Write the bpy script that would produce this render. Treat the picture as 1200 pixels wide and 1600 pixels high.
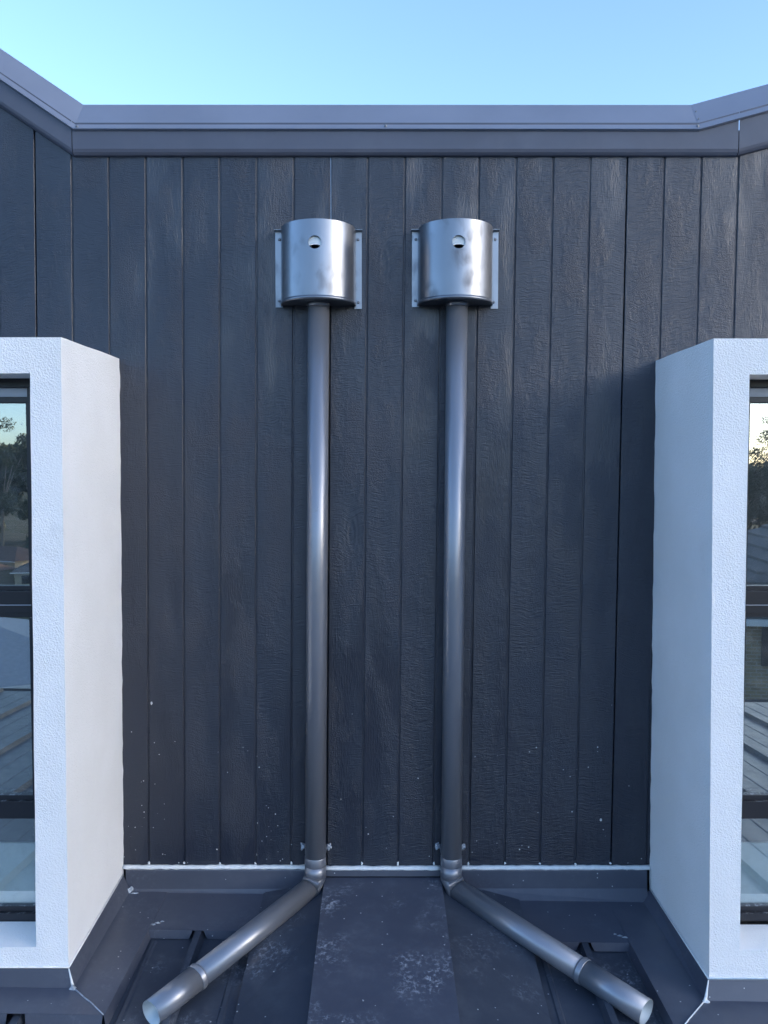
import bpy, bmesh, math, random
from mathutils import Vector, Matrix
R = math.radians
random.seed(7)
scene = bpy.context.scene
for o in list(bpy.data.objects):
    bpy.data.objects.remove(o)

# ------------------------------------------------------------------ camera
CAM_Y, CAM_Z = -3.381, 1.664
cam = bpy.data.cameras.new('camera')
cam.sensor_fit = 'VERTICAL'; cam.sensor_height = 36.0
cam.lens = 36.0 * 1280.0 / 1600.0
cam.clip_start = 0.05; cam.clip_end = 2000
cam_o = bpy.data.objects.new('camera', cam)
scene.collection.objects.link(cam_o)
cam_o.location = (0, CAM_Y, CAM_Z)
cam_o.rotation_euler = (R(90 - 2.773), 0, 0)
scene.camera = cam_o

# ------------------------------------------------------------------ light
SUN_EL, SUN_AZ = 8.0, 117.0        # azimuth clockwise from +Y (behind the wall) towards +X
world = bpy.data.worlds.new('World'); scene.world = world
world.use_nodes = True
wn = world.node_tree.nodes; wl = world.node_tree.links
wn.clear()
sky = wn.new('ShaderNodeTexSky'); sky.sky_type = 'NISHITA'; sky.sun_disc = False
sky.sun_elevation = R(SUN_EL); sky.sun_rotation = R(SUN_AZ)
sky.altitude = 50; sky.air_density = 0.6; sky.dust_density = 1.25; sky.ozone_density = 1.8
bg = wn.new('ShaderNodeBackground'); bg.inputs['Strength'].default_value = 0.15
wo = wn.new('ShaderNodeOutputWorld')
wl.new(sky.outputs[0], bg.inputs['Color']); wl.new(bg.outputs[0], wo.inputs['Surface'])

sun = bpy.data.lights.new('sun', 'SUN'); sun.energy = 2.0; sun.angle = R(0.53)
sun.color = (1.0, 0.78, 0.55)
sun_o = bpy.data.objects.new('sun', sun); scene.collection.objects.link(sun_o)
sd = Vector((math.sin(R(SUN_AZ)) * math.cos(R(SUN_EL)), math.cos(R(SUN_AZ)) * math.cos(R(SUN_EL)), math.sin(R(SUN_EL))))
sun_o.rotation_euler = sd.to_track_quat('Z', 'Y').to_euler()
sun_o.location = sd * 50

vs = scene.view_settings
vs.view_transform = 'Standard'; vs.look = 'None'; vs.gamma = 1.0; vs.use_curve_mapping = False
vs.exposure = 2.45

# ------------------------------------------------------------------ helpers
C = scene.collection

def tag(o, label=None, cat=None, group=None, kind=None):
    if label: o['label'] = label
    if cat: o['category'] = cat
    if group: o['group'] = group
    if kind: o['kind'] = kind
    return o

def empty(name, loc=(0, 0, 0), label=None, cat=None, group=None):
    o = bpy.data.objects.new(name, None); o.empty_display_size = 0.1
    o.location = loc
    C.objects.link(o)
    return tag(o, label, cat, group)

def link(name, me, mat, parent=None, smooth=False):
    """link a mesh given in world coordinates as one object under its parent"""
    o = bpy.data.objects.new(name, me); C.objects.link(o)
    if mat is not None and len(me.materials) == 0:
        for m in (mat if isinstance(mat, (list, tuple)) else [mat]):
            me.materials.append(m)
    if smooth:
        for p in me.polygons: p.use_smooth = True
    if parent is not None:
        o.parent = parent
        if parent.type == 'EMPTY': o.matrix_parent_inverse = Matrix.Translation(-Vector(parent.location))
    return o

def finish(bm, name):
    bmesh.ops.recalc_face_normals(bm, faces=bm.faces)
    me = bpy.data.meshes.new(name); bm.to_mesh(me); bm.free()
    return me

def from_data(name, vs_, fs):
    me = bpy.data.meshes.new(name); me.from_pydata(vs_, [], fs); me.update()
    return me

def add_hexa(bm, pts):
    """8 points: bottom ring 0-3, top ring 4-7"""
    v = [bm.verts.new(p) for p in pts]
    for f in ((3, 2, 1, 0), (4, 5, 6, 7), (0, 1, 5, 4), (1, 2, 6, 5), (2, 3, 7, 6), (3, 0, 4, 7)):
        bm.faces.new([v[i] for i in f])
    return v

def add_box(bm, x0, x1, y0, y1, z0, z1):
    return add_hexa(bm, [(x0, y0, z0), (x1, y0, z0), (x1, y1, z0), (x0, y1, z0),
                         (x0, y0, z1), (x1, y0, z1), (x1, y1, z1), (x0, y1, z1)])

def bevel_all(bm, w, seg=1, ang=0.5):
    es = [e for e in bm.edges if len(e.link_faces) == 2 and e.calc_face_angle(0) > ang]
    bmesh.ops.bevel(bm, geom=es, offset=w, segments=seg, affect='EDGES', profile=0.7)

def box_obj(name, b, mat, parent=None, bev=0.0):
    bm = bmesh.new(); add_box(bm, *b)
    bmesh.ops.recalc_face_normals(bm, faces=bm.faces)
    if bev: bevel_all(bm, bev, 2)
    return link(name, finish(bm, name), mat, parent)

def sheet(name, sections, mat, parent=None, th=0.0015, bev=0.0):
    """folded sheet metal: a list of sections, each a list of points; given thickness downward/backward"""
    bm = bmesh.new()
    rows = [[bm.verts.new(p) for p in s] for s in sections]
    for a, b in zip(rows, rows[1:]):
        for i in range(len(a) - 1):
            bm.faces.new((a[i], b[i], b[i + 1], a[i + 1]))
    bmesh.ops.recalc_face_normals(bm, faces=bm.faces)
    if bev:
        es = [e for e in bm.edges if len(e.link_faces) == 2 and e.calc_face_angle(0) > 0.2]
        bmesh.ops.bevel(bm, geom=es, offset=bev, segments=3, affect='EDGES', profile=0.5)
    me = finish(bm, name)
    o = link(name, me, mat, parent)
    s = o.modifiers.new('thickness', 'SOLIDIFY'); s.thickness = th; s.offset = 0
    return o

def tube_rings(path, radii, n=36):
    """rings mitred along a polyline path"""
    P = [Vector(p) for p in path]
    dirs = [(b - a).normalized() for a, b in zip(P, P[1:])]
    tang = [dirs[0]] + [(a + b).normalized() for a, b in zip(dirs, dirs[1:])] + [dirs[-1]]
    ref = Vector((0, 1, 0)) if abs(dirs[0].z) > 0.9 else Vector((0, 0, 1))
    u = dirs[0].cross(ref).normalized()
    rings = []
    for i, p in enumerate(P):
        d = dirs[min(i, len(dirs) - 1)]
        if i > 0:
            q = dirs[i - 1].rotation_difference(d); u = q @ u
        w = d.cross(u).normalized()
        t = tang[i]
        ring = []
        for k in range(n):
            a = 2 * math.pi * k / n
            off = (u * math.cos(a) + w * math.sin(a)) * radii[i]
            s = -(off.dot(t)) / d.dot(t)
            ring.append(p + off + d * s)
        rings.append(ring)
    return rings

def tube(name, path, radii, mat, parent=None, caps=False, n=36, th=0.0):
    if not isinstance(radii, (list, tuple)): radii = [radii] * len(path)
    bm = bmesh.new()
    rows = [[bm.verts.new(p) for p in r] for r in tube_rings(path, radii, n)]
    for a, b in zip(rows, rows[1:]):
        for k in range(n):
            f = bm.faces.new((a[k], a[(k + 1) % n], b[(k + 1) % n], b[k])); f.smooth = True
    if caps:
        bm.faces.new(rows[0]); bm.faces.new(rows[-1][::-1])
    o = link(name, finish(bm, name), mat, parent)
    if th:
        s = o.modifiers.new('wall', 'SOLIDIFY'); s.thickness = th; s.offset = -1
        if isinstance(mat, (list, tuple)) and len(mat) > 1: s.material_offset = 1; s.material_offset_rim = 1
    return o

def blob(name, loc, sc, mat, parent=None, amp=0.35, seed=0):
    rnd = random.Random(seed)
    bm = bmesh.new(); bmesh.ops.create_icosphere(bm, subdivisions=3, radius=1.0)
    ph = [rnd.uniform(0, 6.28) for _ in range(6)]
    for v in bm.verts:
        c = v.co
        k = 1 + amp * 0.5 * (math.sin(3.1 * c.x + ph[0]) * math.sin(3.7 * c.y + ph[1]) + math.sin(4.3 * c.z + ph[2]) * math.cos(3.3 * c.x + ph[3]) + .5 * math.sin(7 * c.y + ph[4]) * math.sin(8 * c.z + ph[5]))
        v.co = Vector((c.x * sc[0] * k, c.y * sc[1] * k, c.z * sc[2] * k)) + Vector(loc)
    for f in bm.faces: f.smooth = True
    return link(name, finish(bm, name), mat, parent)

def screw(name, loc, nrm, r, mat, parent=None):
    """hexagon-headed screw with a washer"""
    n = Vector(nrm).normalized(); L = Vector(loc)
    return tube(name, [L, L + n * .0012, L + n * .0013, L + n * .005, L + n * .0055],
                [r * 1.6, r * 1.6, r, r, r * .7], mat, parent, caps=True, n=12)

# ------------------------------------------------------------------ materials
def mat(name):
    m = bpy.data.materials.new(name); m.use_nodes = True
    nt = m.node_tree; nt.nodes.clear()
    out = nt.nodes.new('ShaderNodeOutputMaterial')
    return m, nt, out

class N:
    """tiny node-graph helper"""
    def __init__(self, nt): self.nt = nt
    def new(self, t, **kw):
        n = self.nt.nodes.new(t)
        for k, v in kw.items(): setattr(n, k, v)
        return n
    def set(self, sock, v):
        if hasattr(v, 'is_linked') or isinstance(v, bpy.types.NodeSocket): self.nt.links.new(v, sock)
        else: sock.default_value = v
    def math(self, op, a, b=0.0, c=None):
        n = self.new('ShaderNodeMath', operation=op)
        self.set(n.inputs[0], a); self.set(n.inputs[1], b)
        if c is not None: self.set(n.inputs[2], c)
        return n.outputs[0]
    def vmath(self, op, a, b):
        n = self.new('ShaderNodeVectorMath', operation=op)
        self.set(n.inputs[0], a); self.set(n.inputs[1], b)
        return n.outputs[0]
    def coord(self, scale=(1, 1, 1), offset=None):
        tc = self.new('ShaderNodeTexCoord')
        v = tc.outputs['Object']
        if offset is not None: v = self.vmath('ADD', v, offset)
        return self.vmath('MULTIPLY', v, scale)
    def world(self, scale=(1, 1, 1)):
        g = self.new('ShaderNodeNewGeometry')
        return self.vmath('MULTIPLY', g.outputs['Position'], scale)
    def noise(self, vec, scale, detail=4, rough=0.55, dist=0.0, out=0):
        n = self.new('ShaderNodeTexNoise')
        self.set(n.inputs['Vector'], vec); n.inputs['Scale'].default_value = scale
        n.inputs['Detail'].default_value = detail; n.inputs['Roughness'].default_value = rough
        n.inputs['Distortion'].default_value = dist
        return n.outputs[out]
    def voro(self, vec, scale, feature='F1', out='Distance', rand=1.0):
        n = self.new('ShaderNodeTexVoronoi', feature=feature)
        self.set(n.inputs['Vector'], vec); n.inputs['Scale'].default_value = scale
        n.inputs['Randomness'].default_value = rand
        return n.outputs[out]
    def ramp(self, fac, stops):
        n = self.new('ShaderNodeMapRange', interpolation_type='SMOOTHSTEP')
        self.set(n.inputs[0], fac)
        n.inputs[1].default_value, n.inputs[2].default_value, n.inputs[3].default_value, n.inputs[4].default_value = stops
        return n.outputs[0]
    def mix(self, f, a, b):
        n = self.new('ShaderNodeMix', data_type='RGBA')
        self.set(n.inputs[0], f); self.set(n.inputs[6], a); self.set(n.inputs[7], b)
        return n.outputs[2]
    def bump(self, h, strength, dist, prev=None):
        n = self.new('ShaderNodeBump'); n.inputs['Strength'].default_value = strength
        n.inputs['Distance'].default_value = dist
        self.set(n.inputs['Height'], h)
        if prev is not None: self.nt.links.new(prev, n.inputs['Normal'])
        return n.outputs[0]
    def sep(self, v):
        n = self.new('ShaderNodeSeparateXYZ'); self.set(n.inputs[0], v); return n.outputs
    def principled(self, out, color, rough=0.5, metal=0.0, spec=0.5, normal=None, coat=0.0):
        p = self.new('ShaderNodeBsdfPrincipled')
        self.set(p.inputs['Base Color'], color); self.set(p.inputs['Roughness'], rough)
        self.set(p.inputs['Metallic'], metal); p.inputs['Specular IOR Level'].default_value = spec
        p.inputs['Coat Weight'].default_value = coat
        if normal is not None: self.nt.links.new(normal, p.inputs['Normal'])
        self.nt.links.new(p.outputs[0], out.inputs[0])
        return p

def rgb(r, g, b): return (r, g, b, 1.0)

def plain(name, color, rough=0.5, metal=0.0, spec=0.5, var=0.08, scale=9.0):
    m, nt, out = mat(name); g = N(nt)
    v = g.coord()
    n = g.noise(v, scale, 5)
    c = g.mix(g.ramp(n, (.3, .7, 0, 1)), rgb(*[x * (1 - var) for x in color]), rgb(*[min(1, x * (1 + var)) for x in color]))
    g.principled(out, c, g.ramp(g.noise(v, scale * 2.3, 4), (.3, .7, rough * .88, min(1, rough * 1.12))), metal, spec)
    return m

def cladding_material():
    """satin dark paint over embossed rough-sawn timber grain"""
    m, nt, out = mat('dark_painted_cladding'); g = N(nt)
    info = g.new('ShaderNodeObjectInfo')
    cmb = g.new('ShaderNodeCombineXYZ')
    nt.links.new(g.math('MULTIPLY', info.outputs['Random'], 13.7), cmb.inputs[0])
    nt.links.new(g.math('MULTIPLY', info.outputs['Random'], 57.0), cmb.inputs[2])
    tc = g.new('ShaderNodeTexCoord')
    base = g.vmath('ADD', tc.outputs['Object'], cmb.outputs[0])
    # knots bend the long grain
    kn = g.voro(g.vmath('MULTIPLY', base, (4.2, 0.0, 1.15)), 1.0, out='Distance')
    knot = g.ramp(kn, (.0, .22, 1, 0))
    warp = g.noise(g.vmath('MULTIPLY', base, (5, 5, 1.6)), 1.0, 3, .5, 0.0, 1)
    wv = g.vmath('ADD', base, g.vmath('MULTIPLY', warp, (.05, .0, .12)))
    kx = g.new('ShaderNodeCombineXYZ'); nt.links.new(g.math('MULTIPLY', knot, .05), kx.inputs[0]); nt.links.new(g.math('MULTIPLY', knot, .03), kx.inputs[2])
    wv = g.vmath('ADD', wv, kx.outputs[0])
    grain = g.noise(g.vmath('MULTIPLY', wv, (1, 1, .11)), 225, 5, .62)           # long vertical grain
    saw = g.noise(g.vmath('MULTIPLY', wv, (.10, .10, 1)), 190, 5, .64)              # cross saw marks
    pit = g.noise(base, 185, 4, .64)                                               # rough tear-out
    a = g.ramp(g.noise(g.vmath('MULTIPLY', base, (4.0, 1, .9)), 1.0, 3, .6), (.34, .54, 0, 1))
    b = g.ramp(g.noise(g.vmath('MULTIPLY', g.vmath('ADD', base, (31, 7, 3)), (7.0, 1, 3.1)), 1.0, 4, .62), (.42, .62, 0, 1))
    h = g.math('ADD', g.math('MULTIPLY', grain, g.math('SUBTRACT', 1.1, a)), g.math('MULTIPLY', saw, a))
    h = g.math('ADD', h, g.math('MULTIPLY', g.math('MULTIPLY', pit, b), 1.1))
    ringn = g.math('SINE', g.math('MULTIPLY', kn, 95.0))
    h = g.math('ADD', h, g.math('MULTIPLY', g.math('MULTIPLY', ringn, knot), .14))
    nrm = g.bump(h, .9, .0031)
    # colour: paint slightly thin on the high grain, dust, specks of render near the foot
    c = g.mix(g.ramp(g.noise(g.vmath('MULTIPLY', base, (3, 3, 1)), 1.6, 5, .6), (.3, .7, 0, 1)), rgb(.008, .012, .025), rgb(.011, .016, .031))
    pos = g.world()
    z = g.sep(pos)[2]
    low = g.ramp(z, (.02, .85, 1, 0))
    cl = g.ramp(g.noise(pos, 5.5, 3, .6), (.45, .68, 0, 1))
    vc = g.new('ShaderNodeTexVoronoi'); nt.links.new(pos, vc.inputs['Vector']); vc.inputs['Scale'].default_value = 105
    vr = g.sep(vc.outputs['Color'])[0]
    keep = g.math('LESS_THAN', vr, g.math('MULTIPLY', g.math('MULTIPLY', low, cl), .12))
    dot = g.math('LESS_THAN', g.math('ADD', vc.outputs['Distance'], g.math('MULTIPLY', g.noise(pos, 300, 2), .25)), g.math('ADD', .16, g.math('MULTIPLY', g.sep(vc.outputs['Color'])[2], .26)))
    speck = g.math('MULTIPLY', keep, dot)
    vc2 = g.new('ShaderNodeTexVoronoi'); nt.links.new(g.vmath('MULTIPLY', pos, (1, 1, .6)), vc2.inputs['Vector']); vc2.inputs['Scale'].default_value = 22
    keep2 = g.math('LESS_THAN', g.sep(vc2.outputs['Color'])[1], g.math('MULTIPLY', low, .018))
    dot2 = g.math('LESS_THAN', g.math('ADD', vc2.outputs['Distance'], g.math('MULTIPLY', g.noise(pos, 160, 2), .12)), .15)
    speck = g.math('MAXIMUM', speck, g.math('MULTIPLY', keep2, dot2))
    dust = g.ramp(g.noise(g.vmath('MULTIPLY', pos, (1, 1, .55)), 4.1, 6, .7), (.55, .85, 0, .04))
    c = g.mix(dust, c, rgb(.33, .35, .38))
    c = g.mix(g.math('MULTIPLY', speck, .8), c, rgb(.74, .75, .74))
    rough = g.ramp(g.noise(base, 12, 4), (.3, .7, .31, .35))
    g.principled(out, c, rough, 0, .8, nrm)
    return m

def render_material():
    """white acrylic texture render"""
    m, nt, out = mat('white_texture_render'); g = N(nt)
    p = g.coord()
    n1 = g.noise(p, 150, 5, .68)
    v1 = g.voro(g.vmath('ADD', p, g.vmath('MULTIPLY', g.noise(p, 60, 2, .5, 0, 1), (.01, .01, .01))), 210, 'SMOOTH_F1')
    h = g.math('ADD', n1, g.math('MULTIPLY', v1, .7))
    nrm = g.bump(h, .9, .0027)
    nrm = g.bump(g.noise(p, 5, 3), .3, .012, nrm)
    c = g.mix(g.ramp(g.noise(p, 3.3, 5), (.3, .75, 0, 1)), rgb(.84, .84, .83), rgb(.89, .89, .89))
    # faint scuffs
    s = g.ramp(g.noise(g.vmath('MULTIPLY', p, (1, 1, .7)), 4.5, 8, .72), (.63, .74, 0, .22))
    s = g.math('MULTIPLY', s, g.ramp(g.noise(p, 240, 2), (.4, .6, 0, 1)))
    c = g.mix(s, c, rgb(.35, .34, .33))
    g.principled(out, c, .85, 0, .25, nrm)
    return m

def sheet_material(name, color, rough=.38, spec=.5, scuff=0.0, seed=0.0, metal=0.0):
    """prepainted steel sheet with oil-canning, dust and boot scuffs"""
    m, nt, out = mat(name); g = N(nt)
    p = g.vmath('ADD', g.world(), (seed, seed * .7, 0))
    wob = g.noise(g.vmath('MULTIPLY', p, (1, 1, 1)), 3.2, 2, .4)
    nrm = g.bump(wob, .25, .02)
    c = g.mix(g.ramp(g.noise(p, 2.2, 4), (.3, .7, 0, 1)), rgb(*[x * .93 for x in color]), rgb(*[x * 1.07 for x in color]))
    dusty = g.ramp(g.noise(p, 6.5, 7, .68), (.45, .8, 0, .07 + .08 * scuff))
    c = g.mix(dusty, c, rgb(.30, .33, .37))
    fac = dusty
    if scuff:
        zone = g.math('MULTIPLY', g.ramp(g.noise(p, 3.4, 3, .55), (.47, .70, 0, 1)), g.ramp(g.noise(p, 17, 4, .65), (.38, .60, .1, 1)))
        w = g.vmath('ADD', p, g.vmath('MULTIPLY', g.noise(p, 28, 3, .6, 0, 1), (.03, .03, .03)))
        edge = g.voro(w, 34, 'DISTANCE_TO_EDGE')
        lines = g.ramp(edge, (.03, .14, 1, 0))
        edge2 = g.ramp(g.voro(g.vmath('ADD', w, (3, 5, 1)), 62, 'DISTANCE_TO_EDGE'), (.02, .12, 1, 0))
        br = g.ramp(g.noise(p, 55, 4, .6), (.42, .62, 0, 1))
        sc = g.math('MULTIPLY', g.math('MULTIPLY', g.math('MAXIMUM', lines, g.math('MULTIPLY', edge2, .7)), br), g.math('MULTIPLY', zone, scuff))
        smear = g.math('MULTIPLY', g.ramp(g.noise(g.vmath('MULTIPLY', p, (1, .35, 1)), 48, 5, .7), (.5, .8, 0, .35)), g.math('MULTIPLY', zone, scuff))
        sc = g.math('MAXIMUM', sc, smear)
        c = g.mix(g.math('MULTIPLY', sc, .95), c, rgb(.42, .46, .52))
        # loose grit
        vc = g.new('ShaderNodeTexVoronoi'); nt.links.new(p, vc.inputs['Vector']); vc.inputs['Scale'].default_value = 48
        gr = g.math('MULTIPLY', g.math('LESS_THAN', g.sep(vc.outputs['Color'])[0], .10), g.math('LESS_THAN', vc.outputs['Distance'], .13))
        c = g.mix(g.math('MULTIPLY', gr, .7), c, rgb(.6, .62, .62))
        fac = g.math('MAXIMUM', dusty, sc)
    ro = g.math('ADD', rough, g.math('MULTIPLY', fac, .35))
    ro = g.math('ADD', ro, g.ramp(g.noise(p, 14, 5, .65), (.35, .65, -.04, .06)))
    g.principled(out, c, ro, metal, spec, nrm)
    return m

def metal_material(name, color, rough, metal, smudge=.5, seed=0.0):
    """satin metallic sheet with hand smudges and a soft roll wobble"""
    m, nt, out = mat(name); g = N(nt)
    p = g.vmath('ADD', g.coord(), (seed, 0, seed * 1.3))
    wob = g.noise(g.vmath('MULTIPLY', p, (1.0, 1.0, .35)), 10, 2, .4)
    nrm = g.bump(wob, .06, .02)
    sm = g.ramp(g.noise(g.vmath('MULTIPLY', p, (1, 1, .6)), 22, 3, .5, .4), (.42, .74, 0, 1))
    sm = g.math('MULTIPLY', sm, g.ramp(g.noise(p, 5.5, 2), (.42, .6, 0, smudge)))
    c = g.mix(sm, rgb(*color), rgb(*[x * .66 for x in color]))
    ro = g.math('ADD', rough, g.math('MULTIPLY', sm, .16))
    ro = g.math('ADD', ro, g.ramp(g.noise(p, 12, 2), (.35, .65, -.02, .02)))
    g.principled(out, c, ro, metal, .5, nrm)
    return m

def glass_material():
    m, nt, out = mat('coated_window_glass'); g = N(nt)
    fr = g.new('ShaderNodeFresnel'); fr.inputs['IOR'].default_value = 1.5
    f = g.math('ADD', g.math('MULTIPLY', fr.outputs[0], .9), .36)
    p = g.coord()
    gl = g.new('ShaderNodeBsdfGlossy'); gl.inputs['Roughness'].default_value = 0.0
    gl.inputs['Color'].default_value = (.92, .97, .95, 1)
    tr = g.new('ShaderNodeBsdfTransparent'); tr.inputs['Color'].default_value = (.90, .95, .95, 1)
    mx = g.new('ShaderNodeMixShader')
    nt.links.new(f, mx.inputs[0]); nt.links.new(tr.outputs[0], mx.inputs[1]); nt.links.new(gl.outputs[0], mx.inputs[2])
    # dried splashes and dust, plus an even film added to veil dark reflections
    sp = g.ramp(g.noise(p, 22, 8, .75), (.45, .85, .035, .20))
    vc = g.new('ShaderNodeTexVoronoi'); nt.links.new(g.vmath('MULTIPLY', p, (1, 1, .8)), vc.inputs['Vector']); vc.inputs['Scale'].default_value = 26
    sp2 = g.math('MULTIPLY', g.math('LESS_THAN', g.sep(vc.outputs['Color'])[0], .10), g.math('LESS_THAN', vc.outputs['Distance'], .10))
    sp = g.math('MAXIMUM', sp, g.math('MULTIPLY', sp2, .8))
    df = g.new('ShaderNodeBsdfDiffuse'); df.inputs['Color'].default_value = (.7, .72, .72, 1)
    m2 = g.new('ShaderNodeMixShader')
    nt.links.new(sp, m2.inputs[0]); nt.links.new(mx.outputs[0], m2.inputs[1]); nt.links.new(df.outputs[0], m2.inputs[2])
    nt.links.new(m2.outputs[0], out.inputs[0])
    return m

def clear_material():
    m, nt, out = mat('clear_glass_inner_face')
    t = nt.nodes.new('ShaderNodeBsdfTransparent'); t.inputs['Color'].default_value = (.97, .99, .98, 1)
    nt.links.new(t.outputs[0], out.inputs[0])
    return m

def frame_material():
    m, nt, out = mat('black_window_aluminium'); g = N(nt)
    p = g.coord()
    # render dust caught on ledges
    up = g.sep(g.new('ShaderNodeNewGeometry').outputs['Normal'])[2]
    d = g.math('MULTIPLY', g.ramp(g.noise(p, 55, 6, .75), (.50, .66, 0, 1)), g.ramp(up, (.6, .97, .0, .6)))
    c = g.mix(d, rgb(.018, .019, .024), rgb(.5, .52, .54))
    g.principled(out, c, .34, 0, .5)
    return m

def tile_material(name, c1, c2, s=3.0):
    m, nt, out = mat(name); g = N(nt)
    p = g.coord()
    n = g.noise(p, 1.4, 5)
    k = g.noise(p, 9, 3)
    c = g.mix(g.ramp(g.math('ADD', g.math('MULTIPLY', n, .6), g.math('MULTIPLY', k, .4)), (.35, .65, 0, 1)), rgb(*c1), rgb(*c2))
    g.principled(out, c, .75, 0, .3)
    return m

M = {}
M['clad'] = cladding_material()
M['render'] = render_material()
M['fascia'] = sheet_material('prepainted_fascia_steel', (.080, .089, .122), .42, .5, 0, 1.0)
M['cap'] = sheet_material('prepainted_capping_steel', (.19, .215, .275), .36, .5, 0, 4.0)
M['flash'] = sheet_material('prepainted_flashing_steel', (.066, .075, .102), .36, .5, .10, 2.0)
M['roof'] = sheet_material('prepainted_roof_steel', (.042, .052, .073), .34, .5, .45, 6.0)
M['cover'] = sheet_material('scuffed_cover_steel', (.062, .071, .099), .38, .5, 1.0, 9.3)
M['rain1'] = metal_material('satin_rainhead_metal', (.235, .25, .28), .30, .85, .7, 0.0)
M['rain2'] = metal_material('handled_rainhead_metal', (.235, .25, .28), .32, .85, 1.0, 3.1)
M['pipe1'] = metal_material('satin_downpipe_metal', (.26, .275, .31), .335, .58, .0, 1.7)
M['pipe2'] = metal_material('satin_downpipe_metal_b', (.26, .275, .31), .335, .58, .0, 5.2)
M['galv'] = metal_material('zinc_flange', (.34, .37, .41), .45, .8, .9, 8.0)
M['zincin'] = plain('bare_zinc_inside', (.55, .58, .58), .5, .4, .5)
M['screw'] = plain('screw_steel', (.22, .23, .25), .4, .7)
M['sealant'] = plain('white_sealant', (.74, .76, .76), .55, 0, .4, .06, 60)
M['silicone'] = plain('clear_silicone_smear', (.33, .37, .42), .3, 0, .5, .3, 60)
M['black'] = plain('dark_cavity', (.012, .013, .016), .7)
M['glass'] = glass_material()
M['frame'] = frame_material(); M['clear'] = clear_material()
M['bead'] = plain('pale_window_bead', (.42, .45, .52), .4, .2)
M['board'] = plain('pale_blue_board', (.84, .89, .92), .6, 0, .4, .03, 4)
M['interior'] = plain('dim_room', (.055, .06, .065), .8)  # dimness of the unlit room put into a dark base colour

# ------------------------------------------------------------------ levels
LEAN = 0.0095                                  # the cladding leans a little out of plumb
def bx(x, z): return x - LEAN * (2.8 - z)
def fascia_z(x):                               # underside of the fascia
    if x < -1.252: return 2.938 + (-1.252 - x) * .665
    if x > 1.424: return 2.938 + (x - 1.424) * .262
    return 2.938
def cap_z(x):                                  # lower lip of the capping
    if x < -1.240: return 3.034 + (-1.240 - x) * .675
    if x > 1.263: return 3.034 + (x - 1.263) * .268
    return 3.034
def z_pan(x, y): return -.140 - .015 * x + .070 * y
def z_apron(x, y): return -.110 - .015 * x + .055 * y

# ------------------------------------------------------------------ ground
gm, nt, out = mat('suburban_ground'); g = N(nt)
p = g.coord()
gc = g.mix(g.ramp(g.noise(p, .12, 6, .6), (.35, .65, 0, 1)), rgb(.05, .06, .03), rgb(.11, .105, .08))
g.principled(out, gc, .9, 0, .2)
GZ = -6.4
def ground_z(d):                               # the land falls away from the house, then runs level
    if d < 25: return GZ
    return GZ - min(9.0, (d - 25) * .085)
bm = bmesh.new(); rings_ = []
for d in (8, 25, 60, 100, 131, 200, 900):
    rings_.append([bm.verts.new((d * math.cos(2 * math.pi * i / 72), d * math.sin(2 * math.pi * i / 72), ground_z(d))) for i in range(72)])
bm.faces.new(rings_[0])
for a, b in zip(rings_, rings_[1:]):
    for i in range(72): bm.faces.new((a[i], b[i], b[(i + 1) % 72], a[(i + 1) % 72]))
tag(link('ground', finish(bm, 'ground'), gm), kind='structure')

# unseen rise of land added at the right to block the low sun
bm = bmesh.new()
prev = None
for i in range(49):
    az = R(86 + 66 * i / 48); t = i / 48
    e = 9.4 * min(1, 3.0 * math.sin(math.pi * t)) + .25 * math.sin(23 * t) + .15 * math.sin(61 * t)
    top = CAM_Z + 170 * math.tan(R(max(0.0, e)))
    col_ = [bm.verts.new((d * math.sin(az), d * math.cos(az), z)) for d, z in ((95, GZ - .5), (130, GZ + (top - GZ) * .6), (170, top), (230, GZ - .5))]
    if prev:
        for a, b, c_, d in zip(prev, col_, col_[1:], prev[1:]):
            f = bm.faces.new((a, b, c_, d)); f.smooth = True
    prev = col_
sun_block_mat = tile_material('sun_block_hillside', (.03, .04, .02), (.07, .08, .04))
tag(link('sun_block_hill', finish(bm, 'sun_block_hill'), sun_block_mat), kind='structure')

# ------------------------------------------------------------------ the clad wall
wall = empty('clad_wall', (0, 0, 0), 'dark vertical groove cladding wall between the two white window boxes', 'wall')
G0, PITCH = -.2154, .15
XL, XR = G0 - 20 * PITCH, G0 + 23 * PITCH
# core behind the boards
def strip_xz(name, xs, zb, zt, y0, y1, m, parent):
    bm = bmesh.new()
    for a, b in zip(xs, xs[1:]):
        add_hexa(bm, [(a, y0, zb(a)), (b, y0, zb(b)), (b, y1, zb(b)), (a, y1, zb(a)),
                      (a, y0, zt(a)), (b, y0, zt(b)), (b, y1, zt(b)), (a, y1, zt(a))])
    bmesh.ops.remove_doubles(bm, verts=bm.verts, dist=1e-5)
    return link(name, finish(bm, name), m, parent)
strip_xz('wall_core', [XL - .06, -1.252, 1.424, XR + .06], lambda x: -.4, lambda x: fascia_z(x) + .11, .022, .22, M['black'], wall)
joints = [-24, -16, -8, 0, 8, 16, 24]
kk = list(range(-20, 23))
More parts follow.
